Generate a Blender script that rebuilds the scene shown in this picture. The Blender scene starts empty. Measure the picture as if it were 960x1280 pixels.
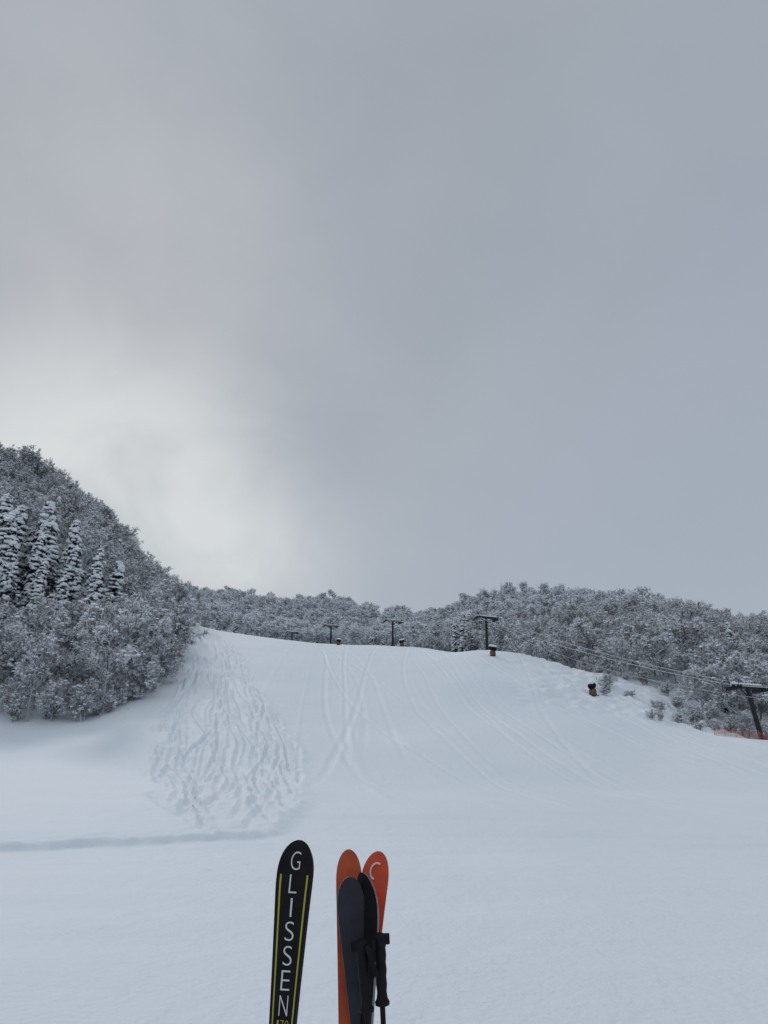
import bpy, math, random
import numpy as np
from mathutils import Vector, Matrix
random.seed(7); rng=np.random.default_rng(7)
scene=bpy.context.scene
R=math.radians

# ---------------------------------------------------------------- materials
def mat(name,col,rough=0.6,metal=0.0,noise=0.0,nscale=8.0,bump=0.0,bscale=30.0,spec=0.3):
    m=bpy.data.materials.new(name); m.use_nodes=True
    nt=m.node_tree; b=nt.nodes['Principled BSDF']
    b.inputs['Roughness'].default_value=rough; b.inputs['Metallic'].default_value=metal
    b.inputs['Specular IOR Level'].default_value=spec
    tc=nt.nodes.new('ShaderNodeTexCoord')
    n=nt.nodes.new('ShaderNodeTexNoise'); n.inputs['Scale'].default_value=nscale; n.inputs['Detail'].default_value=5
    nt.links.new(tc.outputs['Object'],n.inputs['Vector'])
    r=nt.nodes.new('ShaderNodeValToRGB')
    r.color_ramp.elements[0].position=0.3; r.color_ramp.elements[1].position=0.7
    r.color_ramp.elements[0].color=[c*(1-noise) for c in col]+[1]
    r.color_ramp.elements[1].color=[min(1,c*(1+noise)) for c in col]+[1]
    nt.links.new(n.outputs['Fac'],r.inputs['Fac']); nt.links.new(r.outputs['Color'],b.inputs['Base Color'])
    if bump>0:
        n2=nt.nodes.new('ShaderNodeTexNoise'); n2.inputs['Scale'].default_value=bscale; n2.inputs['Detail'].default_value=4
        nt.links.new(tc.outputs['Object'],n2.inputs['Vector'])
        bp=nt.nodes.new('ShaderNodeBump'); bp.inputs['Strength'].default_value=bump; bp.inputs['Distance'].default_value=0.01
        nt.links.new(n2.outputs['Fac'],bp.inputs['Height']); nt.links.new(bp.outputs['Normal'],b.inputs['Normal'])
    return m

def snow_ground_mat():
    m=bpy.data.materials.new('snow_surface'); m.use_nodes=True
    nt=m.node_tree; b=nt.nodes['Principled BSDF']; L=nt.links.new
    b.inputs['Roughness'].default_value=0.7; b.inputs['Specular IOR Level'].default_value=0.15
    geo=nt.nodes.new('ShaderNodeNewGeometry')
    def noise(scale,det,sx=(1,1,1)):
        mp=nt.nodes.new('ShaderNodeMapping'); mp.inputs['Scale'].default_value=sx
        L(geo.outputs['Position'],mp.inputs['Vector'])
        n=nt.nodes.new('ShaderNodeTexNoise'); n.inputs['Scale'].default_value=scale; n.inputs['Detail'].default_value=det
        L(mp.outputs['Vector'],n.inputs['Vector']); return n
    n1=noise(0.06,6); r=nt.nodes.new('ShaderNodeValToRGB')
    r.color_ramp.elements[0].position=.3; r.color_ramp.elements[1].position=.7
    r.color_ramp.elements[0].color=(.785,.835,.885,1); r.color_ramp.elements[1].color=(.845,.88,.92,1)
    L(n1.outputs['Fac'],r.inputs['Fac'])
    L(r.outputs['Color'],b.inputs['Base Color'])
    prev=None
    for sc,det,dist,st,sx in ((0.35,5,0.5,0.30,(1,.5,1)),(2.2,6,0.12,0.5,(1,.6,1)),(11,5,0.035,0.7,(1,1,1)),(60,3,0.008,0.5,(1,1,1))):
        n=noise(sc,det,sx); bp=nt.nodes.new('ShaderNodeBump')
        bp.inputs['Strength'].default_value=st; bp.inputs['Distance'].default_value=dist
        L(n.outputs['Fac'],bp.inputs['Height'])
        if prev: L(prev.outputs['Normal'],bp.inputs['Normal'])
        prev=bp
    L(prev.outputs['Normal'],b.inputs['Normal'])
    return m

def frosted_mat(name,dark,snowc,lo,hi,omin=.72,omax=1.2):
    """bark/needles that carry snow on their upward faces, amount per twig in attribute 'snow'"""
    m=bpy.data.materials.new(name); m.use_nodes=True
    nt=m.node_tree; b=nt.nodes['Principled BSDF']; L=nt.links.new
    b.inputs['Roughness'].default_value=0.85; b.inputs['Specular IOR Level'].default_value=0.1
    geo=nt.nodes.new('ShaderNodeNewGeometry'); sep=nt.nodes.new('ShaderNodeSeparateXYZ')
    L(geo.outputs['True Normal'],sep.inputs[0])
    mr=nt.nodes.new('ShaderNodeMapRange'); mr.interpolation_type='SMOOTHSTEP'
    mr.inputs['From Min'].default_value=lo; mr.inputs['From Max'].default_value=hi
    L(sep.outputs['Z'],mr.inputs['Value'])
    at=nt.nodes.new('ShaderNodeAttribute'); at.attribute_name='snow'
    mu=nt.nodes.new('ShaderNodeMath'); mu.operation='MULTIPLY'
    L(mr.outputs['Result'],mu.inputs[0]); L(at.outputs['Fac'],mu.inputs[1])
    oi=nt.nodes.new('ShaderNodeObjectInfo')
    m2=nt.nodes.new('ShaderNodeMapRange'); m2.inputs['To Min'].default_value=omin; m2.inputs['To Max'].default_value=omax
    L(oi.outputs['Random'],m2.inputs['Value'])
    m3=nt.nodes.new('ShaderNodeMath'); m3.operation='MULTIPLY'; m3.use_clamp=True
    L(mu.outputs[0],m3.inputs[0]); L(m2.outputs['Result'],m3.inputs[1])
    mx=nt.nodes.new('ShaderNodeMix'); mx.data_type='RGBA'
    mx.inputs['A'].default_value=(*dark,1); mx.inputs['B'].default_value=(*snowc,1)
    L(m3.outputs[0],mx.inputs['Factor']); L(mx.outputs['Result'],b.inputs['Base Color'])
    return m

M_ground=snow_ground_mat()
M_snow=mat('fresh_snow',(.87,.90,.93),.75,0,.03,3,.3,12,.1)
M_frost=frosted_mat('frosted_bark',(.10,.098,.098),(.90,.92,.95),-.5,.0,.8,1.4)
M_frost_haze=frosted_mat('hazed_frosted_bark',(.18,.19,.21),(.87,.90,.94),-.5,.0,.75,1.3)  # far trees: frosted bark paled, distance haze painted into the colour
M_cedar=frosted_mat('snowy_cedar_needles',(.020,.028,.023),(.86,.88,.91),.2,.6)
M_black=mat('matte_black_plastic',(.010,.010,.011),.55,0,.2,20,.15,80,.12)
M_gloss=mat('black_ski_base',(.009,.009,.010),.5,0,.25,25,.05,90,.12)
M_steel=mat('dark_weathered_steel',(.030,.032,.035),.6,.4,.3,2,.2,10)
M_grey=mat('charcoal_topsheet',(.034,.035,.046),.5,0,.2,15,.1,70,.2)
M_orange=mat('orange_ski_base',(.60,.065,.022),.45,0,.15,14,.05,60)
M_orange2=mat('faded_orange_ski_base',(.44,.07,.02),.5,0,.2,14,.05,60)
M_yellow=mat('yellow_stripe',(.36,.34,.04),.5,0,.1,20)
M_white=mat('white_lettering',(.60,.61,.60),.5,0,.04,40)
M_edge=mat('steel_edge',(.22,.22,.23),.45,.8,.15,40)
M_pad=mat('brown_padding',(.15,.09,.05),.8,0,.35,3,.4,14)
M_net=mat('orange_safety_net',(.50,.14,.08),.7,0,.15,6)
M_cable=mat('frosted_steel_cable',(.50,.51,.53),.7,0,.2,2)

# ---------------------------------------------------------------- mesh helpers
def link(o,parent=None):
    scene.collection.objects.link(o)
    if parent: o.parent=parent
    return o
class MB:
    def __init__(s): s.v=[];s.f=[];s.m=[];s.a=[]
    def add(s,vs,fs,mi=0,a=1.0):
        o=len(s.v); s.v.extend([tuple(p) for p in vs]); s.f.extend([tuple(i+o for i in f) for f in fs])
        s.m.extend([mi]*len(fs)); s.a.extend([a]*len(fs))
    def tube(s,p0,p1,r0,r1,n=6,mi=0,a=1.0,cap=False):
        p0=Vector(p0);p1=Vector(p1);d=(p1-p0)
        if d.length<1e-6:return
        d.normalize(); u=Vector((0,0,1)) if abs(d.z)<.95 else Vector((0,1,0))
        x=d.cross(u).normalized(); y=x.cross(d).normalized()
        vs=[]
        for p,r in((p0,r0),(p1,r1)):
            for i in range(n):
                t=2*math.pi*i/n+math.pi/2
                vs.append(p+x*(math.cos(t)*r)+y*(math.sin(t)*r))
        fs=[(i,(i+1)%n,n+(i+1)%n,n+i) for i in range(n)]
        if cap: fs+= [tuple(range(n))[::-1],tuple(range(n,2*n))]
        s.add(vs,fs,mi,a)
    def box(s,c,size,rot=None,mi=0):
        c=Vector(c); hx,hy,hz=[q/2 for q in size]; bvl=min(hx,hy,hz)*.25
        vs=[]
        for dz,ins in((-hz,bvl),(-hz+bvl,0),(hz-bvl,0),(hz,bvl)):
            for dx,dy in((-1,-1),(1,-1),(1,1),(-1,1)):
                vs.append(Vector((dx*(hx-ins),dy*(hy-ins),dz)))
        if rot: vs=[rot@q for q in vs]
        vs=[q+c for q in vs]
        fs=[(3,2,1,0),(12,13,14,15)]
        for k in range(3):
            for i in range(4):
                fs.append((k*4+i,k*4+(i+1)%4,k*4+4+(i+1)%4,k*4+4+i))
        s.add(vs,fs,mi)
    def blob(s,c,r,mi=0,a=1.0,n=6,k=4,jit=.2,flat=0.):
        c=Vector(c); vs=[c+Vector((0,0,r[2]))]
        for j in range(1,k):
            th=math.pi*j/k
            for i in range(n):
                ph=2*math.pi*i/n+j*.4; q=1+random.uniform(-jit,jit)
                z=math.cos(th)*r[2]*q
                if z<0: z*=(1-flat)
                vs.append(c+Vector((math.sin(th)*math.cos(ph)*r[0]*q,math.sin(th)*math.sin(ph)*r[1]*q,z)))
        vs.append(c-Vector((0,0,r[2]*(1-flat))))
        fs=[(0,1+i,1+(i+1)%n) for i in range(n)]
        for j in range(k-2):
            for i in range(n):
                a0=1+j*n; b0=a0+n
                fs.append((a0+i,b0+i,b0+(i+1)%n,a0+(i+1)%n))
        l=len(vs)-1; b0=1+(k-2)*n
        fs+=[(l,b0+(i+1)%n,b0+i) for i in range(n)]
        s.add(vs,fs,mi,a)
    def mesh(s,name,mats,smooth=False,attr=False):
        me=bpy.data.meshes.new(name); me.from_pydata(s.v,[],s.f)
        for q in mats: me.materials.append(q)
        me.polygons.foreach_set('material_index',s.m)
        if smooth: me.polygons.foreach_set('use_smooth',[True]*len(s.f))
        if attr:
            at=me.attributes.new('snow','FLOAT','FACE'); at.data.foreach_set('value',s.a)
        me.update(); return me
    def obj(s,name,mats,parent=None,smooth=False,attr=False):
        return link(bpy.data.objects.new(name,s.mesh(name,mats,smooth,attr)),parent)

# ---------------------------------------------------------------- terrain
# height profiles estimated from image coordinates: for a bearing (x/y) the list of (distance y, ground height)
prof={
-1.5:[(0,0),(20,0),(60,12),(110,50),(200,115),(400,150),(1000,160)],
-.8:[(27,0),(60,5),(85,9),(105,25),(150,60),(200,105),(230,118),(300,110),(400,110),(700,150),(1000,150)],
-.58:[(27,0),(60,4.2),(87,9.2),(105,20),(150,53),(200,92),(222,100),(260,92),(320,88),(450,110),(600,150),(1000,150)],
-.5:[(27,0),(60,4),(87,9),(105,18.5),(150,50),(200,86),(220,92),(260,86),(320,84),(450,110),(600,150),(1000,150)],
-.455:[(27,0),(60,4),(88,9.3),(105,17.5),(150,47),(200,79),(220,86),(260,80),(320,80),(450,108),(600,155),(1000,150)],
-.38:[(27,0),(60,3.8),(90,10.2),(105,17),(150,42),(200,67),(225,74),(260,71),(320,72),(450,105),(620,165),(1000,150)],
-.3325:[(27,0),(60,3.6),(97,13.5),(110,19),(150,37),(200,54),(225,60.5),(260,61),(320,70),(450,105),(600,165),(1000,150)],
-.25:[(27,0),(60,3.5),(100,15),(150,31.5),(200,45.2),(230,52),(260,58),(310,66),(400,90),(500,125),(590,150),(640,160),(1000,130)],
-.15:[(27,0),(60,3.3),(100,14.2),(150,30),(200,42.5),(225,47.5),(250,52),(310,61),(400,80),(550,136),(1000,110)],
-.07:[(27,0),(60,3),(100,13.2),(150,28.5),(190,38.8),(220,45),(250,50.5),(310,60),(400,76),(520,130),(1000,90)],
0.:[(27,0),(60,3),(80,7.6),(100,13.2),(130,22.5),(160,31),(190,38.5),(215,43.8),(240,48),(300,56),(380,70),(500,115),(1000,90)],
.066:[(27,0),(60,2.9),(100,13.2),(130,23),(160,31.8),(190,38.4),(215,42.5),(300,52),(480,105),(1000,80)],
.134:[(27,0),(60,2.8),(100,13.2),(130,24.2),(148,30.3),(160,31),(190,34),(240,42),(300,60),(420,103),(1000,70)],
.2:[(27,0),(60,2.6),(100,13),(130,23.2),(145,28.6),(160,28),(190,29),(240,42),(395,98),(1000,60)],
.26:[(27,0),(60,2.5),(100,12.5),(125,20.5),(140,24.5),(155,24),(180,28),(240,48),(385,94),(1000,50)],
.341:[(27,0),(60,2.3),(85,7.8),(100,11.8),(120,18),(130,20.8),(145,23),(180,34),(360,87),(1000,50)],
.411:[(27,0),(60,2.2),(88,8.2),(100,10.5),(112,13),(150,24),(330,75),(1000,50)],
.48:[(27,0),(60,2.2),(88,8.2),(95,8.3),(108,8.6),(150,20),(290,60),(1000,45)],
.53:[(27,0),(60,2.2),(88,7.9),(95,7.7),(108,8.3),(150,18),(270,52),(400,45),(1000,40)],
.8:[(27,0),(60,2.2),(88,7.5),(110,10),(200,33),(300,48),(1000,40)],
1.5:[(27,0),(60,2.2),(88,7.5),(110,10),(200,33),(300,48),(1000,40)]}
ks=sorted(prof); SG=np.arange(-1.5,1.5001,.01); YG=np.arange(0,1001,1.)
cols=[]
for k in ks:
    p=prof[k]; 
    if p[0][0]>0: p=[(0,0),(15,0)]+p
    cols.append(np.interp(YG,[a for a,b in p],[b for a,b in p]))
cols=np.array(cols)
T=np.empty((len(SG),len(YG)))
for j in range(len(YG)): T[:,j]=np.interp(SG,ks,cols[:,j])
def gs(a,sig,axis):
    r=int(sig*3); k=np.exp(-.5*(np.arange(-r,r+1)/sig)**2); k/=k.sum()
    pad=[(0,0),(0,0)]; pad[axis]=(r,r); ap=np.pad(a,pad,mode='edge')
    return np.apply_along_axis(lambda v:np.convolve(v,k,'valid'),axis,ap)
T=gs(T,1.6,0); T=gs(T,3.0,1)
def hash2(ix,iy,seed):
    h=(ix.astype(np.int64)*374761393+iy.astype(np.int64)*668265263+seed*1442695041)&0xffffffff
    h=((h^(h>>13))*1274126177)&0xffffffff; h=(h^(h>>16))&0xffff
    return h/65535.
def vnoise(x,y,seed=0):
    ix=np.floor(x);iy=np.floor(y);fx=x-ix;fy=y-iy
    fx=fx*fx*(3-2*fx);fy=fy*fy*(3-2*fy)
    a=hash2(ix,iy,seed);b=hash2(ix+1,iy,seed);c=hash2(ix,iy+1,seed);d=hash2(ix+1,iy+1,seed)
    return (a*(1-fx)+b*fx)*(1-fy)+(c*(1-fx)+d*fx)*fy-.5
def sstep(a,b,x):
    t=np.clip((x-a)/(b-a),0,1); return t*t*(3-2*t)
EY=[87,90,98,118,145,230,300,330]; EX=[-41,-32,-30.5,-33,-41,-60,-82,-100]
def forest_mask(x,y):
    """True where the woods stand"""
    le=np.interp(y,EY,EX)
    left=(x<le)&(y>88+.01*np.abs(x+45))
    rf=np.interp(x,[-100,8,20,33,39,45,47,50,400],[322,318,236,168,152,132,112,103,99])
    return left|((y>rf)&(x>-100))|(y>335)
ZL=lambda y:np.interp(y,[28,31,45,63,87,118,200],[-7.,-8.5,-13.5,-19.5,-26,-31,-52])
ZR=lambda y:np.interp(y,[28,31,50,72,98,200],[-4.,-4.3,-5.2,-8.,-15.5,-46])
tr=random.Random(3)
tracks=[(tr.uniform(.02,.98),tr.choice((tr.uniform(-.25,.25),tr.uniform(-.9,.9))),tr.uniform(.2,1.5),tr.uniform(6,18),tr.uniform(0,6.28),tr.uniform(.13,.22),tr.uniform(.08,.19),tr.uniform(28,60),tr.uniform(90,200)) for _ in range(44)]
piste=[(-5+i*tr.uniform(1.5,2.4),tr.uniform(-.20,.06),tr.uniform(.19,.30),tr.uniform(.05,.12),tr.uniform(0,6),tr.uniform(.2,2.6),tr.uniform(32,75),tr.uniform(130,220)) for i in range(30)]
def H(x,y,fine=True):
    x=np.asarray(x,float);y=np.asarray(y,float)
    yc=np.clip(y,0,999.); s=np.clip(x/np.maximum(yc,1),-1.499,1.499)
    fs=(s+1.5)/.01; i=np.clip(fs.astype(int),0,len(SG)-2); fs=fs-i
    j=np.clip(yc.astype(int),0,len(YG)-2); fy=yc-j
    z=(T[i,j]*(1-fs)+T[i+1,j]*fs)*(1-fy)+(T[i,j+1]*(1-fs)+T[i+1,j+1]*fs)*fy
    z=z-np.clip(-y-30,0,1e9)*.05
    far=sstep(35,90,y); fm=np.where(forest_mask(x,y),1.,0.)
    z=z+far*vnoise(x/17,y/17,1)*.5+far*fm*vnoise(x/28,y/28,2)*5*sstep(110,200,y)+sstep(8,30,y)*vnoise(x/7,y/9,3)*.10
    near=sstep(3,9,y)
    z=z+near*vnoise(x/2.3,y/3.1,4)*.03
    if fine:
        # wind-packed low rolls across the flat run-out
        z=z+sstep(5,9,y)*(1-sstep(34,50,y))*(vnoise(x/14+y/9,y/1.7,21)*.10+vnoise(x/5,y/.8,22)*.035)
        # scattered small lumps
        lum=np.clip(vnoise(x/.55,y/.7,31)-.40,0,1)*np.clip(vnoise(x/2.7,y/3.3,32)+.05,0,1)
        z=z+sstep(4,7,y)*(1-sstep(26,34,y))*lum*2.2
        # ledge at the foot of the untracked snow
        ly=np.interp(x,[-60,-30,-12,-7,-4,0],[17,21,25.8,28.6,30.3,31])+vnoise(x/1.1,x*0,5)*.5+vnoise(x/.35,x*0,15)*.2
        m=1-sstep(-4.6,-3.4,x)
        z=z+m*.22*sstep(-.30,.30,y-ly)*(1-sstep(2,22,y-ly))-m*.05*np.exp(-((y-ly+.7)/.5)**2)
        z=z+m*.12*np.exp(-((y-ly-1)/1.2)**2)*vnoise(x/.5,y/.4,16)
        # ski tracks through loose snow
        zl=ZL(y);zr=ZR(y); w=np.maximum(zr-zl,.1)
        ze=vnoise(x/3,y/3,8)*2.2
        ins=sstep(0,1.0,x-zl+ze)*(1-sstep(-.4,.4,x-zr+ze*.4))*sstep(28.5,31,y)*(1-sstep(190,215,y))
        d=np.zeros_like(z)
        for t0,dr,A,lam,ph,hw,dep,y0,y1 in tracks:
            hw=hw*(1+np.clip(y-60,0,200)/150)
            xc=zl+w*np.clip(t0+dr*(y-60)/140,0,1)+A*np.sin(y/lam+ph)+.12*np.sin(y/2.9+ph*3)
            q=(x-xc)/hw
            d+=(-dep*np.exp(-q*q)+dep*.55*np.exp(-((np.abs(q)-1.8)/.55)**2))*sstep(y0-3,y0,y)*(1-sstep(y1,y1+6,y))
        z=z+ins*(np.clip(d,-.3,.25)+.07*vnoise(x/.8,y/1.6,6)+.11*vnoise(x/.4,y/.5,7)-.02)
        z=z+.14*np.exp(-((x-zr+ze*.4-.1)/.45)**2)*sstep(29,33,y)*(1-sstep(150,200,y))*(1+1.5*vnoise(x/.8,y/1.0,9))
        # chopped band on the right-hand flank below the trees
        rz=sstep(.15,.24,x/np.maximum(y,1)+vnoise(x/6,y/6,17)*.05)*sstep(95,104,y)*(1-fm)
        z=z+rz*(.7*vnoise(x/2.4,y/2.4,10)+.5*vnoise(x/1.,y/1.,11))
        for x0,dx,hw,dep,ph,A,y0,y1 in piste:
            xc=x0+dx*(y-60)+A*np.sin(y/27+ph)
            q=(x-xc)/hw
            z=z-dep*(np.exp(-q*q)-.4*np.exp(-((np.abs(q)-1.9)/.7)**2))*sstep(y0,y0+15,y)*(1-sstep(y1,y1+20,y))*(1-ins)
        # groomed passes: shallow lips between machine widths
        gx=(x+.10*(y-60)+1.5*np.sin(y/45))/5.5
        z=z+.07*np.exp(-((gx-np.round(gx))*5.5/.28)**2)*sstep(30,55,y)*(1-sstep(200,230,y))*(1-ins)*(.6+vnoise(x/5,y/12,18))*sstep(-6,-3,x-zr+6)
    return z
def seg(*a):
    out=[]
    for (p,q,st) in a: out.append(np.arange(p,q,st))
    return np.concatenate(out)
xs=np.concatenate([-np.geomspace(1600,150,30),seg((-148,-60,2.),(-60,-36,.6),(-36,-3,.13),(-3,50,.2),(50,72,.8),(72,150,2.5)),np.geomspace(152,1600,30)])
ys=np.concatenate([-np.geomspace(900,12,20),seg((-10,4,1.),(4,20,.2),(20,33,.14),(33,130,.32),(130,250,.7),(250,400,2.5),(400,1000,7)),np.geomspace(1010,3000,12)])
X,Y=np.meshgrid(xs,ys); Z=H(X,Y)
nx,ny=len(xs),len(ys)
me=bpy.data.meshes.new('snow_ground')
co=np.stack([X,Y,Z],-1).reshape(-1,3)
me.vertices.add(nx*ny); me.vertices.foreach_set('co',co.ravel())
idx=np.arange(nx*ny).reshape(ny,nx)
q=np.stack([idx[:-1,:-1],idx[:-1,1:],idx[1:,1:],idx[1:,:-1]],-1).reshape(-1,4)
me.loops.add(q.size); me.loops.foreach_set('vertex_index',q.ravel().astype(np.int32))
me.polygons.add(len(q)); me.polygons.foreach_set('loop_start',np.arange(0,q.size,4,dtype=np.int32))
me.polygons.foreach_set('use_smooth',np.ones(len(q),bool))
me.materials.append(M_ground); me.update(calc_edges=True); me.validate()
link(bpy.data.objects.new('snow_ground',me))
def h(x,y): return float(H(np.array([x]),np.array([y]),True)[0])

# ---------------------------------------------------------------- trees
def decid(seed,Ht=10.,bushy=False,far=False,shrub=False):
    rd=random.Random(seed); random.seed(seed); mb=MB()
    def rv(): 
        v=Vector((rd.gauss(0,1),rd.gauss(0,1),rd.gauss(0,1))); return v.normalized()
    def branch(p,d,ln,r,lev,sn=1.):
        if lev>=4:
            mb.tube(p,p+d*ln,r,r*.5,3,0,sn*rd.choice((.5,.9,1,1,1)))
            return
        if lev==2: sn=rd.choice((.5,.9,1,1))
        nseg=3 if lev<2 else 2; pts=[p]; dd=d.copy()
        for i in range(nseg):
            dd=(dd+rv()*(.16+.05*lev)+Vector((0,0,.05))).normalized()
            pts.append(pts[-1]+dd*ln/nseg)
        for i in range(nseg):
            a=1-i/nseg*.6; b=1-(i+1)/nseg*.6
            mb.tube(pts[i],pts[i+1],r*a,r*b,6 if lev==0 else (4 if lev<3 else 3),0,.3 if lev==0 else .9*sn)
        # snow cushions caught in the forks and on the twig sprays
        if lev==3 and sn>.6 and rd.random()<(.8 if far else .6):
            q_=pts[rd.choice((1,2))]; rr=rd.uniform(.10,.26)*(1.5 if far else 1)
            mb.blob(q_+Vector((0,0,rr*.4)),(rr*rd.uniform(1,1.6),rr*rd.uniform(1,1.6),rr*.65),1,1,5,3,.35,.4)
        nch=[rd.randint(9,11),rd.randint(6,7),6,7][lev]
        if far: nch=[9,6,5,2][lev]
        if shrub: nch=[5,5,5,6][lev]
        for c in range(nch):
            t=(.22 if (bushy and lev==0) else .4 if lev==0 else .2)+rd.random()*.8*(.75 if lev==0 else 1)
            t=min(t,.999)*nseg; k=int(t); f=t-k
            bp=pts[k].lerp(pts[k+1],f)
            ax=rv(); dirb=(pts[k+1]-pts[k]).normalized()
            side=(ax-dirb*ax.dot(dirb)).normalized()
            spread=[1.0,.9,.9,.95][lev]
            nd=(dirb*(1-.35*spread)+side*spread*.85+Vector((0,0,.10))).normalized()
            shrink=[.46,.52,.50,.45][lev]*rd.uniform(.75,1.2)
            if lev==0: shrink*=1.15-.45*(t/nseg)
            nl=ln*shrink if lev<3 else rd.uniform(.25,.6)*(1.4 if far else 1)
            branch(bp,nd,nl,(max(r*.5,.045) if lev<3 else (.07 if far else .034)),lev+1,sn)
    if shrub:
        for k in range(11):
            a=rd.uniform(0,6.28); t=rd.uniform(.1,.8)
            branch(Vector((math.cos(a)*.3,math.sin(a)*.3,-.2)),Vector((math.cos(a)*t,math.sin(a)*t,1)).normalized(),rd.uniform(2.,4.),.06,1)
    else:
        branch(Vector((0,0,-.4)),Vector((rd.uniform(-.06,.06),rd.uniform(-.06,.06),1)).normalized(),Ht*.78,.15,0)
    return mb.mesh('frosted_broadleaf_mesh',[M_frost_haze if far else M_frost,M_snow],False,True)
def cedar(seed,Ht=14.):
    rd=random.Random(seed); random.seed(seed); mb=MB()
    mb.tube((0,0,-.5),(0,0,Ht*.97),.22,.03,7,0,0)
    n=int(Ht*2.3); lop=rd.uniform(0,6.28)
    for k in range(n):
        t=(k+.5)/n; z0=Ht*(.08+.90*t); Rr=(Ht*.15*(1-t)**.8+.20)*rd.uniform(.72,1.18)
        nb=rd.randint(5,8) if t<.8 else 4
        for b in range(nb):
            az=rd.uniform(0,6.283); L=Rr*rd.uniform(.45,1.2)*(1+.18*math.cos(az-lop))
            z=z0+rd.uniform(-.3,.3)*(1-t)
            dx,dy=math.cos(az),math.sin(az); pts=[]
            droop=rd.uniform(.15,.7)
            for i in range(5):
                u=i/4; pts.append(Vector((dx*L*u,dy*L*u,z+L*(.22*u-droop*u*u*1.2))))
            px,py=-dy,dx
            for i in range(4):
                w0=.10+.32*math.sin(math.pi*min(1,(i+.3)/4.3)); w1=.10+.32*math.sin(math.pi*min(1,(i+1.3)/4.3))*(1 if i<3 else .2)
                a,b2=pts[i],pts[i+1]; s=.16
                A=[a+Vector((px*w0,py*w0,-s)),a+Vector((0,0,.03)),a-Vector((px*w0,py*w0,s))]
                B=[b2+Vector((px*w1,py*w1,-s)),b2+Vector((0,0,.03)),b2-Vector((px*w1,py*w1,s))]
                mb.add(A+B,[(0,3,4,1),(1,4,5,2)],0,rd.choice((.1,.5,.9)))
            for i in range(7):
                u=rd.uniform(.35,1); p=Vector((dx*L*u,dy*L*u,z+L*(.22*u-droop*u*u*1.2)))+Vector((px,py,0))*rd.uniform(-.35,.35)
                q=p+Vector((rd.uniform(-.2,.2)+dx*.15,rd.uniform(-.2,.2)+dy*.15,-rd.uniform(.25,.6)))
                mb.tube(p,q,.085,.02,3,0,0)
            for i in range(rd.choice((1,2,3,4,5))):
                u=rd.uniform(.45,1.08); p=Vector((dx*L*u,dy*L*u,z+.07+L*(.22*u-droop*u*u*1.2)))+Vector((px,py,0))*rd.uniform(-.25,.25)
                r=rd.uniform(.13,.38)
                mb.blob(p,(r*1.2,r*1.2,r*.85),1,1,6,3,.35,.3)
    mb.blob((0,0,Ht*.985),(.15,.15,.3),1,1,6,3,.2)
    return mb.mesh('snowy_cedar_mesh',[M_cedar,M_snow],False,True)
decs=[decid(11),decid(12),decid(13),decid(14,9.5),decid(15,9,True),decid(16,9,True)]
ceds=[cedar(21),cedar(22),cedar(23),cedar(24)]
shr=[decid(41,shrub=True),decid(42,shrub=True)]
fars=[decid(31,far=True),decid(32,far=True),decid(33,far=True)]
protos=bpy.data.collections.new('forest_tree_kinds')
for i,m_ in enumerate(decs+ceds[:3]+shr+fars):
    o=bpy.data.objects.new('kind_%02d'%i,m_); protos.objects.link(o)

def scatter(name,pts):
    """pts: (x,y,z,rotz,scale,kind)"""
    a=np.array(pts); me=bpy.data.meshes.new(name); me.vertices.add(len(a))
    me.vertices.foreach_set('co',a[:,:3].astype(np.float32).ravel())
    r=me.attributes.new('rot','FLOAT_VECTOR','POINT'); rv=np.zeros((len(a),3),np.float32)
    rv[:,2]=a[:,3]; rv[:,0]=rng.uniform(-.08,.08,len(a)); r.data.foreach_set('vector',rv.ravel())
    s=me.attributes.new('scl','FLOAT_VECTOR','POINT'); sv=np.repeat(a[:,4:5],3,1).astype(np.float32)
    sv[:,:2]*=rng.uniform(.85,1.2,(len(a),1)); s.data.foreach_set('vector',sv.ravel())
    k=me.attributes.new('kind','INT','POINT'); k.data.foreach_set('value',a[:,5].astype(np.int32))
    o=link(bpy.data.objects.new(name,me))
    ng=bpy.data.node_groups.new(name+'_scatter','GeometryNodeTree')
    ng.interface.new_socket('Geometry',in_out='INPUT',socket_type='NodeSocketGeometry')
    ng.interface.new_socket('Geometry',in_out='OUTPUT',socket_type='NodeSocketGeometry')
    N=ng.nodes.new; gi=N('NodeGroupInput');go=N('NodeGroupOutput'); iop=N('GeometryNodeInstanceOnPoints')
    ci=N('GeometryNodeCollectionInfo'); ci.inputs['Collection'].default_value=protos
    ci.inputs['Separate Children'].default_value=True; ci.inputs['Reset Children'].default_value=True
    def na(nm,dt):
        n=N('GeometryNodeInputNamedAttribute'); n.data_type=dt; n.inputs['Name'].default_value=nm; return n.outputs['Attribute']
    Lk=ng.links.new
    Lk(gi.outputs[0],iop.inputs['Points']); Lk(ci.outputs[0],iop.inputs['Instance'])
    iop.inputs['Pick Instance'].default_value=True
    Lk(na('kind','INT'),iop.inputs['Instance Index']); Lk(na('scl','FLOAT_VECTOR'),iop.inputs['Scale'])
    e2r=N('FunctionNodeEulerToRotation'); Lk(na('rot','FLOAT_VECTOR'),e2r.inputs[0]); Lk(e2r.outputs[0],iop.inputs['Rotation'])
    Lk(iop.outputs[0],go.inputs[0])
    md=o.modifiers.new('scatter','NODES'); md.node_group=ng
    return o
def jgrid(x0,x1,y0,y1,st):
    gx,gy=np.meshgrid(np.arange(x0,x1,st),np.arange(y0,y1,st))
    gx=gx+rng.uniform(-.45,.45,gx.shape)*st; gy=gy+rng.uniform(-.45,.45,gy.shape)*st
    return gx.ravel(),gy.ravel()
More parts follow.
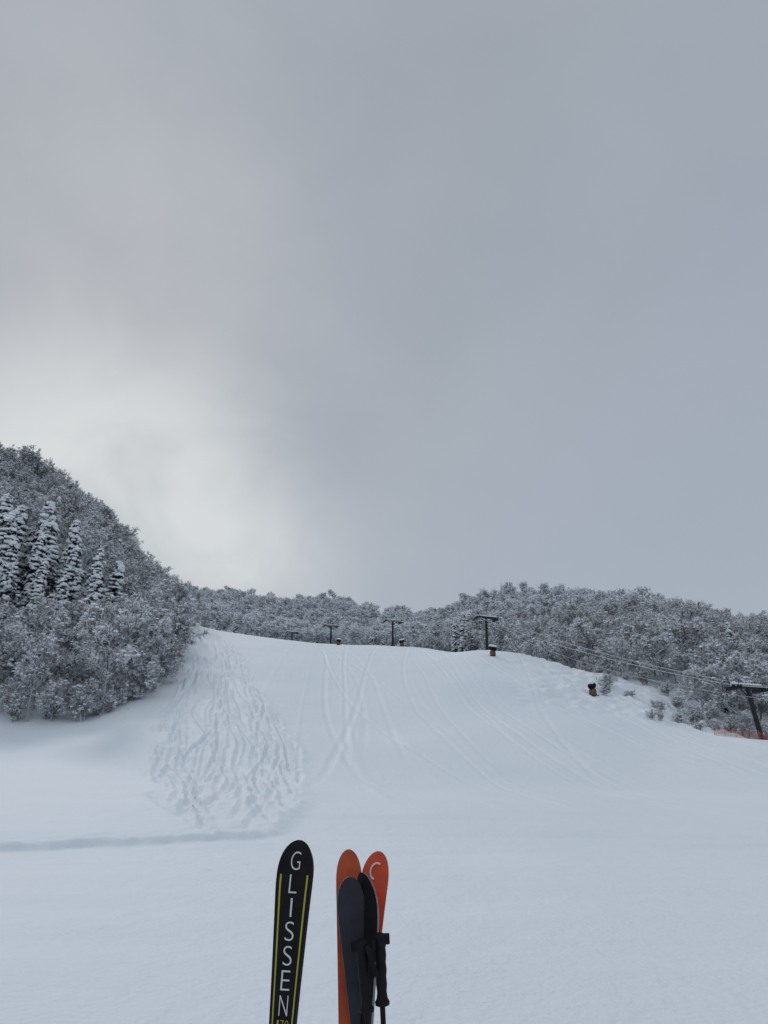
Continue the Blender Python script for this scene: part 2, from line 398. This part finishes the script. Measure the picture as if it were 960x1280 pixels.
def fill(x0,x1,y0,y1,st,smin,smax,conf,test=None,kinds=(0,1,2,3,4,5)):
    gx,gy=jgrid(x0,x1,y0,y1,st); m=forest_mask(gx,gy)
    if test is not None: m&=test(gx,gy)
    gx,gy=gx[m],gy[m]; gz=H(gx,gy,False); out=[]
    for x,y,z in zip(gx,gy,gz):
        if random.random()<conf(x,y): k=6+random.randrange(3); s=random.uniform(.6,1.)
        else: k=random.choice(kinds); s=random.uniform(smin,smax)
        out.append((x,y,z-.1,random.uniform(0,6.28),s,k))
    return out
random.seed(5)
cedar_grove=lambda x,y:(np.abs((x+62)/17)**2+np.abs((y-125)/10)**2)<1
low=lambda x,y:(x<-46)&(x>-84)&(y>100)&(y<118)
lp=fill(-240,-28,88,290,4.8,.7,1.3,lambda x,y:.02,lambda x,y:~cedar_grove(x,y)&~low(x,y))
lp+=fill(-84,-46,100,118,4.4,.5,.7,lambda x,y:.02,lambda x,y:~cedar_grove(x,y)&low(x,y))
ex=[]
for y in np.arange(89,230,1.9):
    xe=float(np.interp(y,EY,EX))-random.uniform(-.8,2)
    ex.append((xe,y,h(xe,y)-.1,random.uniform(0,6),random.uniform(.4,.85),random.choice((9,10,9,4))))
for x in np.arange(-120,-34,3.2):
    y=87.5+random.uniform(0,3); ex.append((x,y,h(x,y)-.1,random.uniform(0,6),random.uniform(.25,.6),random.choice((9,10,9,5))))
scatter('frosted_hillside_forest',lp+ex)
rp=fill(8,330,96,290,5.2,.75,1.3,lambda x,y:.02)
rb=[]
for x in np.arange(34,110,1.2):
    y=float(np.interp(x,[33,39,45,47,50,400],[168,152,132,112,103,99]))+random.uniform(-2.5,2)
    rb.append((x,y,h(x,y)-.1,random.uniform(0,6),random.uniform(.3,.7),random.choice((9,10,9,4))))
scatter('frosted_valley_forest',rp+rb)
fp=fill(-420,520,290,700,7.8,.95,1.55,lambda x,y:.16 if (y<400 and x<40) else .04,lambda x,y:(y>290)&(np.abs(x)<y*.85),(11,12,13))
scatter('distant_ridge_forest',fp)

random.seed(9)
for (x,y,hh) in [(-68,128,18),(-64.5,131,19.5),(-61,126,17),(-58,130,17.5),(-54.5,124,14.5),(-52,128,14),(-49,122,12),(-73,133,18),(-63,119,14),(-57,118,12.5),(-70,120,16.5),(-76,127,18),(-66.5,123,17.5),(-60,122,15.5),(-53,119,11),(-48,128,13),(-66,114,11),(-61,112,10),(-55,114,9.5),(-71,126,17),
    (24,222,13),(27,226,14.5),(31,224,13),(36,228,14),(38.5,221,12),(42,226,13.5),(29,217,10),(45,223,12),(33,219,12),(22,227,11),(-45,332,14),(-52,338,13),(-30,330,12),(0,326,12)]:
    o=link(bpy.data.objects.new('snowy_cedar_tree',random.choice(ceds))); s=hh/14
    k=random.uniform(1.0,1.35); o.location=(x,y,h(x,y)-.2); o.scale=(s*k,s*k,s); o.rotation_euler=(random.uniform(-.04,.04),random.uniform(-.04,.04),random.uniform(0,6.28))
for (x,y,s,k) in [(-49,89.5,.8,0),(-44,90.5,.65,4),(-39,89.5,.6,5),(-35,91,.65,4),(-53,92,.95,2),(-47,93.5,.95,1),(-41,94,.85,3),(-34.5,95,.85,5),(-57,90,.8,5),(-31.5,98,.75,4),(-33,105,.9,2),
     (34.5,117,.45,9),(36,119,.5,10),(33.3,113,.35,9),(36.5,113,.4,10),(38,104,.5,10),(36,99,.3,9),(38.5,100,.45,10),(41,101,.55,9),(43.5,100,.5,10),(34.5,98.5,.28,9),(39.5,96.5,.3,10),(42,109,.6,9)]:
    nm='frosted_tree' if x<0 else 'frosted_bush'
    o=link(bpy.data.objects.new(nm,(decs+ceds[:3]+shr)[k])); o.location=(x,y,h(x,y)-.1); o.scale=(s,s,s); o.rotation_euler=(0,0,random.uniform(0,6.28))

# ---------------------------------------------------------------- chairlift
ld=Vector((-.4,1,0)).normalized(); lc=Vector((1,.4,0)).normalized()
tw=[(45,None,7.2),(95,8.4,6.6),(155,30.4,7.3),(203,None,6.9),(255,None,6.8),(304,None,6.8),(420,None,8),(633,None,9)]
tops=[]
for Yt,zb,ht in tw:
    x=83.6-.4*Yt+(1.0 if Yt==95 else 0)
    zb=h(x,Yt) if zb is None else min(zb,h(x,Yt)+.2)
    if Yt==633: ht=16
    root=link(bpy.data.objects.new('ski_lift_tower',None)); root.location=(x,Yt,zb)
    lean=Vector((-.0,-.17,1)).normalized()+(Vector((-.2,0,0)) if Yt==95 else Vector((0,0,0)))
    top=lean.normalized()*ht
    mb=MB(); mb.tube((0,0,-.6),top,.34,.25,14,0,1,True); mb.tube((0,0,-.3),(0,0,.25),.62,.62,14,0,1,True)
    mb.obj('pole',[M_steel],root)
    rot=Matrix((lc,ld,Vector((0,0,1)))).transposed()
    mb=MB(); mb.box(top,(4.6,.42,.42),rot)
    for sx in(-1,1): mb.tube(top+lc*sx*.2+Vector((0,0,-1.1)),top+lc*sx*1.5,.08,.08,6)
    mb.obj('crossarm',[M_steel],root)
    mb=MB()
    for sx in(-1,1):
        c=top+lc*sx*2.2+Vector((0,0,-.12)); mb.box(c+Vector((0,0,-.25)),(.12,2.6,.22),rot)
        mb.box(c+lc*.28*sx+Vector((0,0,-.35)),(.5,2.8,.06),rot)
        for k in range(6):
            w=c+ld*(-1.15+.46*k); mb.tube(w-lc*.05,w+lc*.05,.19,.19,12,0,1,True)
        for k in(-1.3,1.3):
            mb.tube(c+lc*.5*sx+ld*k+Vector((0,0,-.3)),c+lc*.5*sx+ld*k+Vector((0,0,.7)),.035,.035,5)
        mb.tube(c+lc*.5*sx-ld*1.3+Vector((0,0,.7)),c+lc*.5*sx+ld*1.3+Vector((0,0,.7)),.035,.035,5)
    mb.obj('sheave_trains',[M_steel],root)
    mb=MB()
    for k in range(9): mb.blob(top+lc*(-2.1+.53*k)+Vector((0,0,.27)),(.38,.30,.2),0,1,8,5,.15,.6)
    mb.obj('snow_cap',[M_snow],root,True)
    tops.append(Vector((x,Yt,zb))+top)
croot=link(bpy.data.objects.new('ski_lift_cable',None))
for sx in(-1,1):
    mb=MB()
    for a,b in zip(tops[:-1],tops[1:]):
        pa=a+lc*sx*2.2+Vector((0,0,.1)); pb=b+lc*sx*2.2+Vector((0,0,.1)); n=16; sag=(pb-pa).length*.018
        pp=[pa.lerp(pb,i/n)-Vector((0,0,4*sag*(i/n)*(1-i/n))) for i in range(n+1)]
        for i in range(n): mb.tube(pp[i],pp[i+1],.055,.055,5)
    mb.obj('haul_rope',[M_cable],croot)
mb=MB()   # slack control line below the ropes
for a,b in zip(tops[:3],tops[1:4]):
    pa=a+Vector((0,0,-1.2)); pb=b+Vector((0,0,-1.2)); n=16; sag=(pb-pa).length*.03
    pp=[pa.lerp(pb,i/n)-Vector((0,0,4*sag*(i/n)*(1-i/n))) for i in range(n+1)]
    for i in range(n): mb.tube(pp[i],pp[i+1],.035,.035,5)
mb.obj('control_line',[M_cable],croot)

# ---------------------------------------------------------------- snow cannons
def cannon(x,y,s,yaw):
    root=link(bpy.data.objects.new('snow_cannon',None)); root.location=(x,y,h(x,y)); root.rotation_euler=(0,0,yaw); root.scale=(s,s,s)
    mb=MB()
    for k in range(3):
        a=k*2.094+.5; mb.tube((0,0,.75),(math.cos(a)*.85,math.sin(a)*.85,-.1),.05,.05,8,0,1,True)
        mb.box((math.cos(a)*.85,math.sin(a)*.85,.02),(.3,.3,.06))
    mb.tube((0,0,.2),(0,0,1.35),.11,.09,10,0,1,True); mb.box((.3,.25,.75),(.35,.28,.55)); mb.obj('stand',[M_steel],root)
    mb=MB(); n=14
    prf=[(.0,.50),(.06,.56),(.35,.58),(.42,.54),(.5,.58),(.85,.57),(.95,.5),(1.1,.36)]
    for (z0,r0),(z1,r1) in zip(prf[:-1],prf[1:]): mb.tube((0,0,z0+.05),(0,0,z1+.05),r0,r1,n)
    mb.obj('padding',[M_pad],root,True)
    mb=MB(); A=Vector((-.75,0,1.35)); B=Vector((.65,0,1.75)); d=(B-A).normalized()
    prf=[(0,.36),(.08,.46),(.3,.44),(.9,.40),(1.38,.36),(1.46,.40)]
    for (t0,r0),(t1,r1) in zip(prf[:-1],prf[1:]): mb.tube(A+d*t0,A+d*t1,r0,r1,18)
    mb.tube(A+d*.12,A+d*.14,.40,.40,18,0,1,True)
    mb.tube(A+d*.2,A+d*1.2,.13,.10,10,0,1,True)
    for k in range(6):
        a=k*math.pi/3; mb.box(A+d*.16+Vector((0,math.cos(a)*.22,math.sin(a)*.22)),(.03,.12,.32),Matrix.Rotation(-a,3,'X'))
    mb.box((0,0,1.25),(.5,.95,.1)); mb.box((0,.48,1.42),(.2,.06,.45)); mb.box((0,-.48,1.42),(.2,.06,.45))
    mb.obj('fan_barrel',[M_black],root)
    mb=MB()
    for t in(.1,.35,.6,.85,1.1,1.35): mb.blob(A+d*t+Vector((0,0,.46)),(.38,.42,.32),0,1,10,6,.12,.6)
    mb.obj('snow_cap',[M_snow],root,True)
cannon(31.,112,.95,.9); cannon(20,136,.9,2.3); cannon(4.6,190,.85,.8); cannon(-12.7,205,.85,2.4)

# ---------------------------------------------------------------- net fence on the right flank
root=link(bpy.data.objects.new('orange_net_fence',None))
px=[(39.3,91.5),(40.7,91.8),(42.1,92),(43.5,92.2),(44.9,92.3),(46.3,92.3)]
P=[Vector((a,b,h(a,b)-.1)) for a,b in px]
mb=MB()
for p in P: mb.tube(p,p+Vector((random.uniform(-.06,.06),0,1.2)),.035,.03,8,0,1,True)
mb.obj('posts',[M_net],root)
mb=MB()
for a,b in zip(P[:-1],P[1:]):
    for k in range(7):
        u=Vector((0,0,.15+k*.14)); m_=a.lerp(b,.5)-Vector((0,0,.12)); mb.tube(a+u,m_+u,.012,.012,4); mb.tube(m_+u,b+u,.012,.012,4)
    for k in range(9):
        t=k/9; s=-.24*(1-abs(2*t-1))*.5; q=a.lerp(b,t)+Vector((0,0,s)); mb.tube(q+Vector((0,0,.15)),q+Vector((0,0,.99)),.012,.012,4)
mb.obj('net',[M_net],root)

# ---------------------------------------------------------------- skis
def ski(parent,name,L,wt,ww,curl,front,back,stripes=False,thick=.012,tip_r=.10,y0=0.,x0=0.,dz=0.,rise=.055):
    """length along z (tail at 0), wide face towards -y"""
    n=90; fr=[-1,-.985,-.80,-.70,0,.70,.80,.985,1]; mb=MB(); V=[];
    sts=list(np.linspace(0,L-tip_r,n-26))+list(L-tip_r+tip_r*np.sin(np.linspace(0,math.pi/2,27))[1:])
    for z in sts:
        t=z/L
        w=ww+(wt-ww)*(max(0,(t-.45)/.48))**1.7 if t>.45 else ww+(wt*.86-ww)*((.45-t)/.45)**1.8
        w=min(w,wt)/2
        e=L-z
        if e<tip_r: w*=max(.02,1-((tip_r-e)/tip_r)**2.3)**.5
        if z<.03: w*=.8+.2*z/.03
        c=max(0,(z-(L-.17))/.17); yy=curl*rise*c**2
        cb=.006*math.sin(math.pi*min(1,t/.9))*curl*-1
        th=thick*(.55+.45*math.sin(math.pi*min(1,max(0,t))))
        for side in(-1,1):
            for f in fr: V.append((x0+f*w,y0+yy+cb+side*th/2,dz+z))
    m=len(fr); row=2*m; F=[];MI=[]
    for i in range(len(sts)-1):
        a=i*row;b=a+row
        for j in range(m-1):
            F.append((a+j,a+j+1,b+j+1,b+j)); 
            k=0
            if stripes and j in(2,5) and sts[i]<L-.12: k=3
            MI.append(k)
            F.append((a+m+j+1,a+m+j,b+m+j,b+m+j+1)); MI.append(1)
        F.append((a+m,a,b,b+m)); MI.append(2)
        F.append((a+m-1,a+2*m-1,b+2*m-1,b+m-1)); MI.append(2)
    e=(len(sts)-1)*row
    F.append(tuple(range(m-1,-1,-1))+tuple(range(m,2*m))); MI.append(1)
    F.append(tuple(e+j for j in range(m))+tuple(e+2*m-1-j for j in range(m))); MI.append(2)
    me=bpy.data.meshes.new(name); me.from_pydata(V,[],F)
    for q_ in(front,back,M_edge if not stripes else M_black,M_yellow): me.materials.append(q_)
    me.polygons.foreach_set('material_index',MI); me.update()
    return link(bpy.data.objects.new(name,me),parent)
def binding(parent,x,y,z,side):
    mb=MB()
    for zz in(z-.16,z+.14):
        mb.box((x,y+side*.028,zz),(.062,.05,.10)); mb.box((x,y+side*.058,zz+(.03 if zz>z else -.03)),(.05,.035,.05))
    mb.tube((x,y+side*.02,z-.1),(x,y+side*.02,z+.1),.012,.012,8)
    mb.obj('binding',[M_black],parent)
def glyph(parent,ch,cx,cz,w,hh,y,mt):
    c=bpy.data.curves.new('t','FONT'); c.body=ch; c.extrude=.004; c.offset=-.016
    o=bpy.data.objects.new('t',c); scene.collection.objects.link(o)
    bpy.context.view_layer.update()
    me=bpy.data.meshes.new_from_object(o.evaluated_get(bpy.context.evaluated_depsgraph_get()))
    bpy.data.objects.remove(o)
    vs=np.array([v.co[:] for v in me.vertices]); mn=vs.min(0);mx=vs.max(0)
    for v in me.vertices:
        v.co=(cx+(v.co.x-(mn[0]+mx[0])/2)/(mx[0]-mn[0])*w, y-v.co.z*.1, cz+(v.co.y-(mn[1]+mx[1])/2)/(mx[1]-mn[1])*hh)
    me.materials.clear(); me.materials.append(mt)
    return link(bpy.data.objects.new('letter_'+ch,me),parent)

r1=link(bpy.data.objects.new('black_ski_pair',None)); r1.location=(-.357,2.65,-.222); r1.rotation_euler=(0,R(2.4),R(-3))
ski(r1,'ski',1.70,.115,.062,1,M_gloss,M_gloss,True)
ski(r1,'ski_behind',1.69,.115,.062,1,M_gloss,M_gloss,False,y0=.03)
zs=[1.640,1.574,1.507,1.441,1.374,1.308,1.242]
for ch,z in zip('GLISSEN',zs):
    wd={'I':.006,'L':.026}.get(ch,.031)*(.86+.14*(z-1.24)/.4)
    g=glyph(r1,ch,0,z,wd,.053,-.0075,M_white)
    for v in g.data.vertices:
        c=max(0,(v.co.z-1.53)/.17); v.co.y+=.055*c**2-.004*math.sin(math.pi*min(1,v.co.z/1.7/.9))
for ch,dx in zip('170',(-.013,0,.014)): glyph(r1,ch,dx,1.193,.005 if ch=='1' else .011,.024,-.0125,M_yellow)
binding(r1,0,.04,.75,1)

r2=link(bpy.data.objects.new('orange_ski_set',None)); r2.location=(0,2.85,-.2)
def sub(name,topx,leandeg,y,yaw):
    """ski standing in the snow; topx is where its tip ends up"""
    e=link(bpy.data.objects.new(name,None),r2); e.location=(topx-math.sin(R(leandeg))*1.6,y,0); e.rotation_euler=(0,R(leandeg),0)
    f=link(bpy.data.objects.new(name+'_turn',None),e); f.rotation_euler=(0,0,R(yaw)); return f
a=sub('left_rear',-.122,-1.4,.0,4); ski(a,'ski',1.637,.090,.070,1,M_orange2,M_grey,rise=.06)
a=sub('left_front',-.126,-7.0,-.05,8); ski(a,'ski',1.572,.094,.060,-1,M_grey,M_gloss,rise=.045)
b=sub('right_rear',-.030,5.6,.03,-8); ski(b,'ski',1.637,.098,.062,1,M_orange,M_black,rise=.06)
c_=sub('right_front',-.040,3.2,-.06,-44); ski(c_,'ski',1.575,.090,.062,-1,M_black,M_gloss,rise=.045)
# plain white mark on the red base
mb=MB()
for k in range(9):
    t0=math.pi*(.35+k*.12);t1=math.pi*(.35+(k+1)*.12)
    f=lambda t,r:(.004+math.cos(t)*r,.0,1.575+math.sin(t)*r*1.2)
    p=[f(t0,.019),f(t1,.019),f(t1,.024),f(t0,.024)]
    p=[(x_,-.0125+.06*max(0,(z_-1.467)/.17)**2,z_) for x_,_,z_ in p]; mb.add(p,[(0,1,2,3)])
mb.obj('round_mark',[M_white],b)

def pole(topx,lean,y,yaw,ztop=1.19):
    top=1.26; e=link(bpy.data.objects.new('ski_pole',None)); e.location=(topx-math.sin(R(lean))*top,y,ztop-top); e.rotation_euler=(0,R(lean),0)
    mb=MB(); mb.tube((0,0,-.05),(0,0,top-.18),.005,.0085,12); mb.obj('shaft',[M_gloss],e,True)
    mb=MB(); pr=[(-.20,.012),(-.196,.022),(-.188,.024),(-.178,.018),(-.16,.0155),(-.14,.018),(-.12,.0165),(-.1,.019),(-.08,.017),(-.06,.0195),(-.04,.018),(-.025,.023),(-.01,.025),(0,.018),(.004,.006)]
    for (z0,r0_),(z1,r1_) in zip(pr[:-1],pr[1:]): mb.tube((0,0,top+z0),(0,0,top+z1),r0_,r1_,14)
    mb.box((-.015*math.cos(yaw),0,top-.015),(.035,.024,.03)); mb.obj('grip',[M_black],e,True)
    # wrist strap hanging in a loop from the head of the grip
    mb=MB(); n=24; pts=[]
    for i in range(n+1):
        t=i/n*2*math.pi
        pts.append(Vector((math.cos(yaw)*(.018+.020*(1-math.cos(t))*.5),-.026-.006*math.sin(t),top-.012-.085*(1-math.cos(t))*.5+.014*math.sin(t))))
    for i in range(n): mb.tube(pts[i],pts[i+1],.0065,.0065,6)
    mb.obj('strap',[M_black],e,True)
    mb=MB(); mb.tube((0,0,.06),(0,0,.066),.012,.045,16,0,1,True); mb.obj('basket',[M_black],e)
pole(-.0734,-6,2.70,0,1.19); pole(-.015,-3,2.72,math.pi,1.20)

# ---------------------------------------------------------------- sky
w=bpy.data.worlds.new('World'); scene.world=w; w.use_nodes=True
nt=w.node_tree; L=nt.links.new; N=nt.nodes.new; bg=nt.nodes['Background']
sun_el,sun_az=R(36),R(-24)   # azimuth from +Y, negative = left
sd=Vector((math.sin(sun_az)*math.cos(sun_el),math.cos(sun_az)*math.cos(sun_el),math.sin(sun_el)))
sky=N('ShaderNodeTexSky'); sky.sky_type='NISHITA'; sky.sun_disc=False; sky.sun_elevation=sun_el; sky.sun_rotation=sun_az
tc=N('ShaderNodeTexCoord')
def math_(op,a,b=None,clamp=False):
    n=N('ShaderNodeMath'); n.operation=op; n.use_clamp=clamp
    for i,v in enumerate((a,b)):
        if v is None: continue
        if isinstance(v,(int,float)): n.inputs[i].default_value=v
        else: L(v,n.inputs[i])
    return n.outputs[0]
def mixc(f,a,b):
    n=N('ShaderNodeMix'); n.data_type='RGBA'
    L(f,n.inputs['Factor'])
    for k,v in(('A',a),('B',b)):
        if isinstance(v,tuple): n.inputs[k].default_value=(*v,1)
        else: L(v,n.inputs[k])
    return n.outputs['Result']
def dotv(vec):
    n=N('ShaderNodeVectorMath'); n.operation='DOT_PRODUCT'; L(tc.outputs['Generated'],n.inputs[0]); n.inputs[1].default_value=vec; return n.outputs['Value']
def mrange(v,a,b,smooth=True):
    n=N('ShaderNodeMapRange'); n.interpolation_type='SMOOTHSTEP' if smooth else 'LINEAR'
    n.inputs['From Min'].default_value=a; n.inputs['From Max'].default_value=b; L(v,n.inputs['Value']); return n.outputs['Result']
def noise(sc,det,off,stretch=(1,1,1.6),dist=.3):
    mp=N('ShaderNodeMapping'); mp.inputs['Location'].default_value=off; mp.inputs['Scale'].default_value=stretch; L(tc.outputs['Generated'],mp.inputs['Vector'])
    n=N('ShaderNodeTexNoise'); n.inputs['Scale'].default_value=sc; n.inputs['Detail'].default_value=det; n.inputs['Roughness'].default_value=.5; n.inputs['Distortion'].default_value=dist
    L(mp.outputs['Vector'],n.inputs['Vector']); return n.outputs['Fac']
n1=noise(1.6,4,(5.3,2.2,1.4)); n2=noise(4.5,6,(.3,7,2),(1,1,1.2),.4)
nn=math_('ADD',math_('MULTIPLY',n1,.6),math_('MULTIPLY',n2,.4))
cl=mixc(mrange(nn,.30,.70),(.345,.376,.420),(.395,.424,.468))
cl=mixc(math_('MULTIPLY',mrange(dotv((.75,.55,.1)),.25,.95),.6),cl,(.340,.395,.475))
# brighter veil toward the horizon
cl=mixc(math_('MULTIPLY',math_('SUBTRACT',1.,mrange(dotv((0,0,1)),.10,.60)),.5),cl,(.425,.48,.555))
# thin cloud in front of the veiled sun, low on the left
g2=math_('MULTIPLY',mrange(dotv(tuple(Vector((-.50,.93,.50)).normalized())),.78,1.0),math_('ADD',mrange(nn,.35,.62),.35))
cl=mixc(math_('MULTIPLY',g2,.40,True),cl,(.48,.51,.545))
g=math_('MULTIPLY',mrange(dotv(tuple(Vector((-.38,.93,.25)).normalized())),.925,1.0),math_('ADD',mrange(n2,.30,.65),.6))
cl=mixc(math_('MULTIPLY',g,.75,True),cl,(.65,.68,.69))
cl=mixc(mrange(dotv((0,-.6,.8)),.35,.95),cl,(.51,.565,.64))
sb=N('ShaderNodeVectorMath'); sb.operation='SCALE'; L(sky.outputs['Color'],sb.inputs[0]); sb.inputs['Scale'].default_value=1.
val=N('ShaderNodeVectorMath'); val.operation='SCALE'; L(cl,val.inputs[0]); val.inputs['Scale'].default_value=10.
mx=N('ShaderNodeMix'); mx.data_type='RGBA'; mx.inputs['Factor'].default_value=.96
L(sb.outputs[0],mx.inputs['A']); L(val.outputs[0],mx.inputs['B']); L(mx.outputs['Result'],bg.inputs['Color']); bg.inputs['Strength'].default_value=.1

sl=bpy.data.lights.new('sun','SUN'); sl.energy=.75; sl.angle=R(11); sl.color=(1,.985,.96)
so=link(bpy.data.objects.new('sun',sl)); so.rotation_euler=(-sd).to_track_quat('-Z','Y').to_euler(); so.location=(0,0,50)

cam=bpy.data.cameras.new('camera'); co_=link(bpy.data.objects.new('camera',cam)); co_.location=(0,0,1.6)
co_.rotation_euler=(R(90+21.3),0,0); cam.sensor_fit='VERTICAL'; cam.sensor_height=36; cam.lens=26; cam.clip_end=6000; cam.clip_start=.05
scene.camera=co_
scene.view_settings.view_transform='Standard'; scene.view_settings.look='None'; scene.view_settings.exposure=0
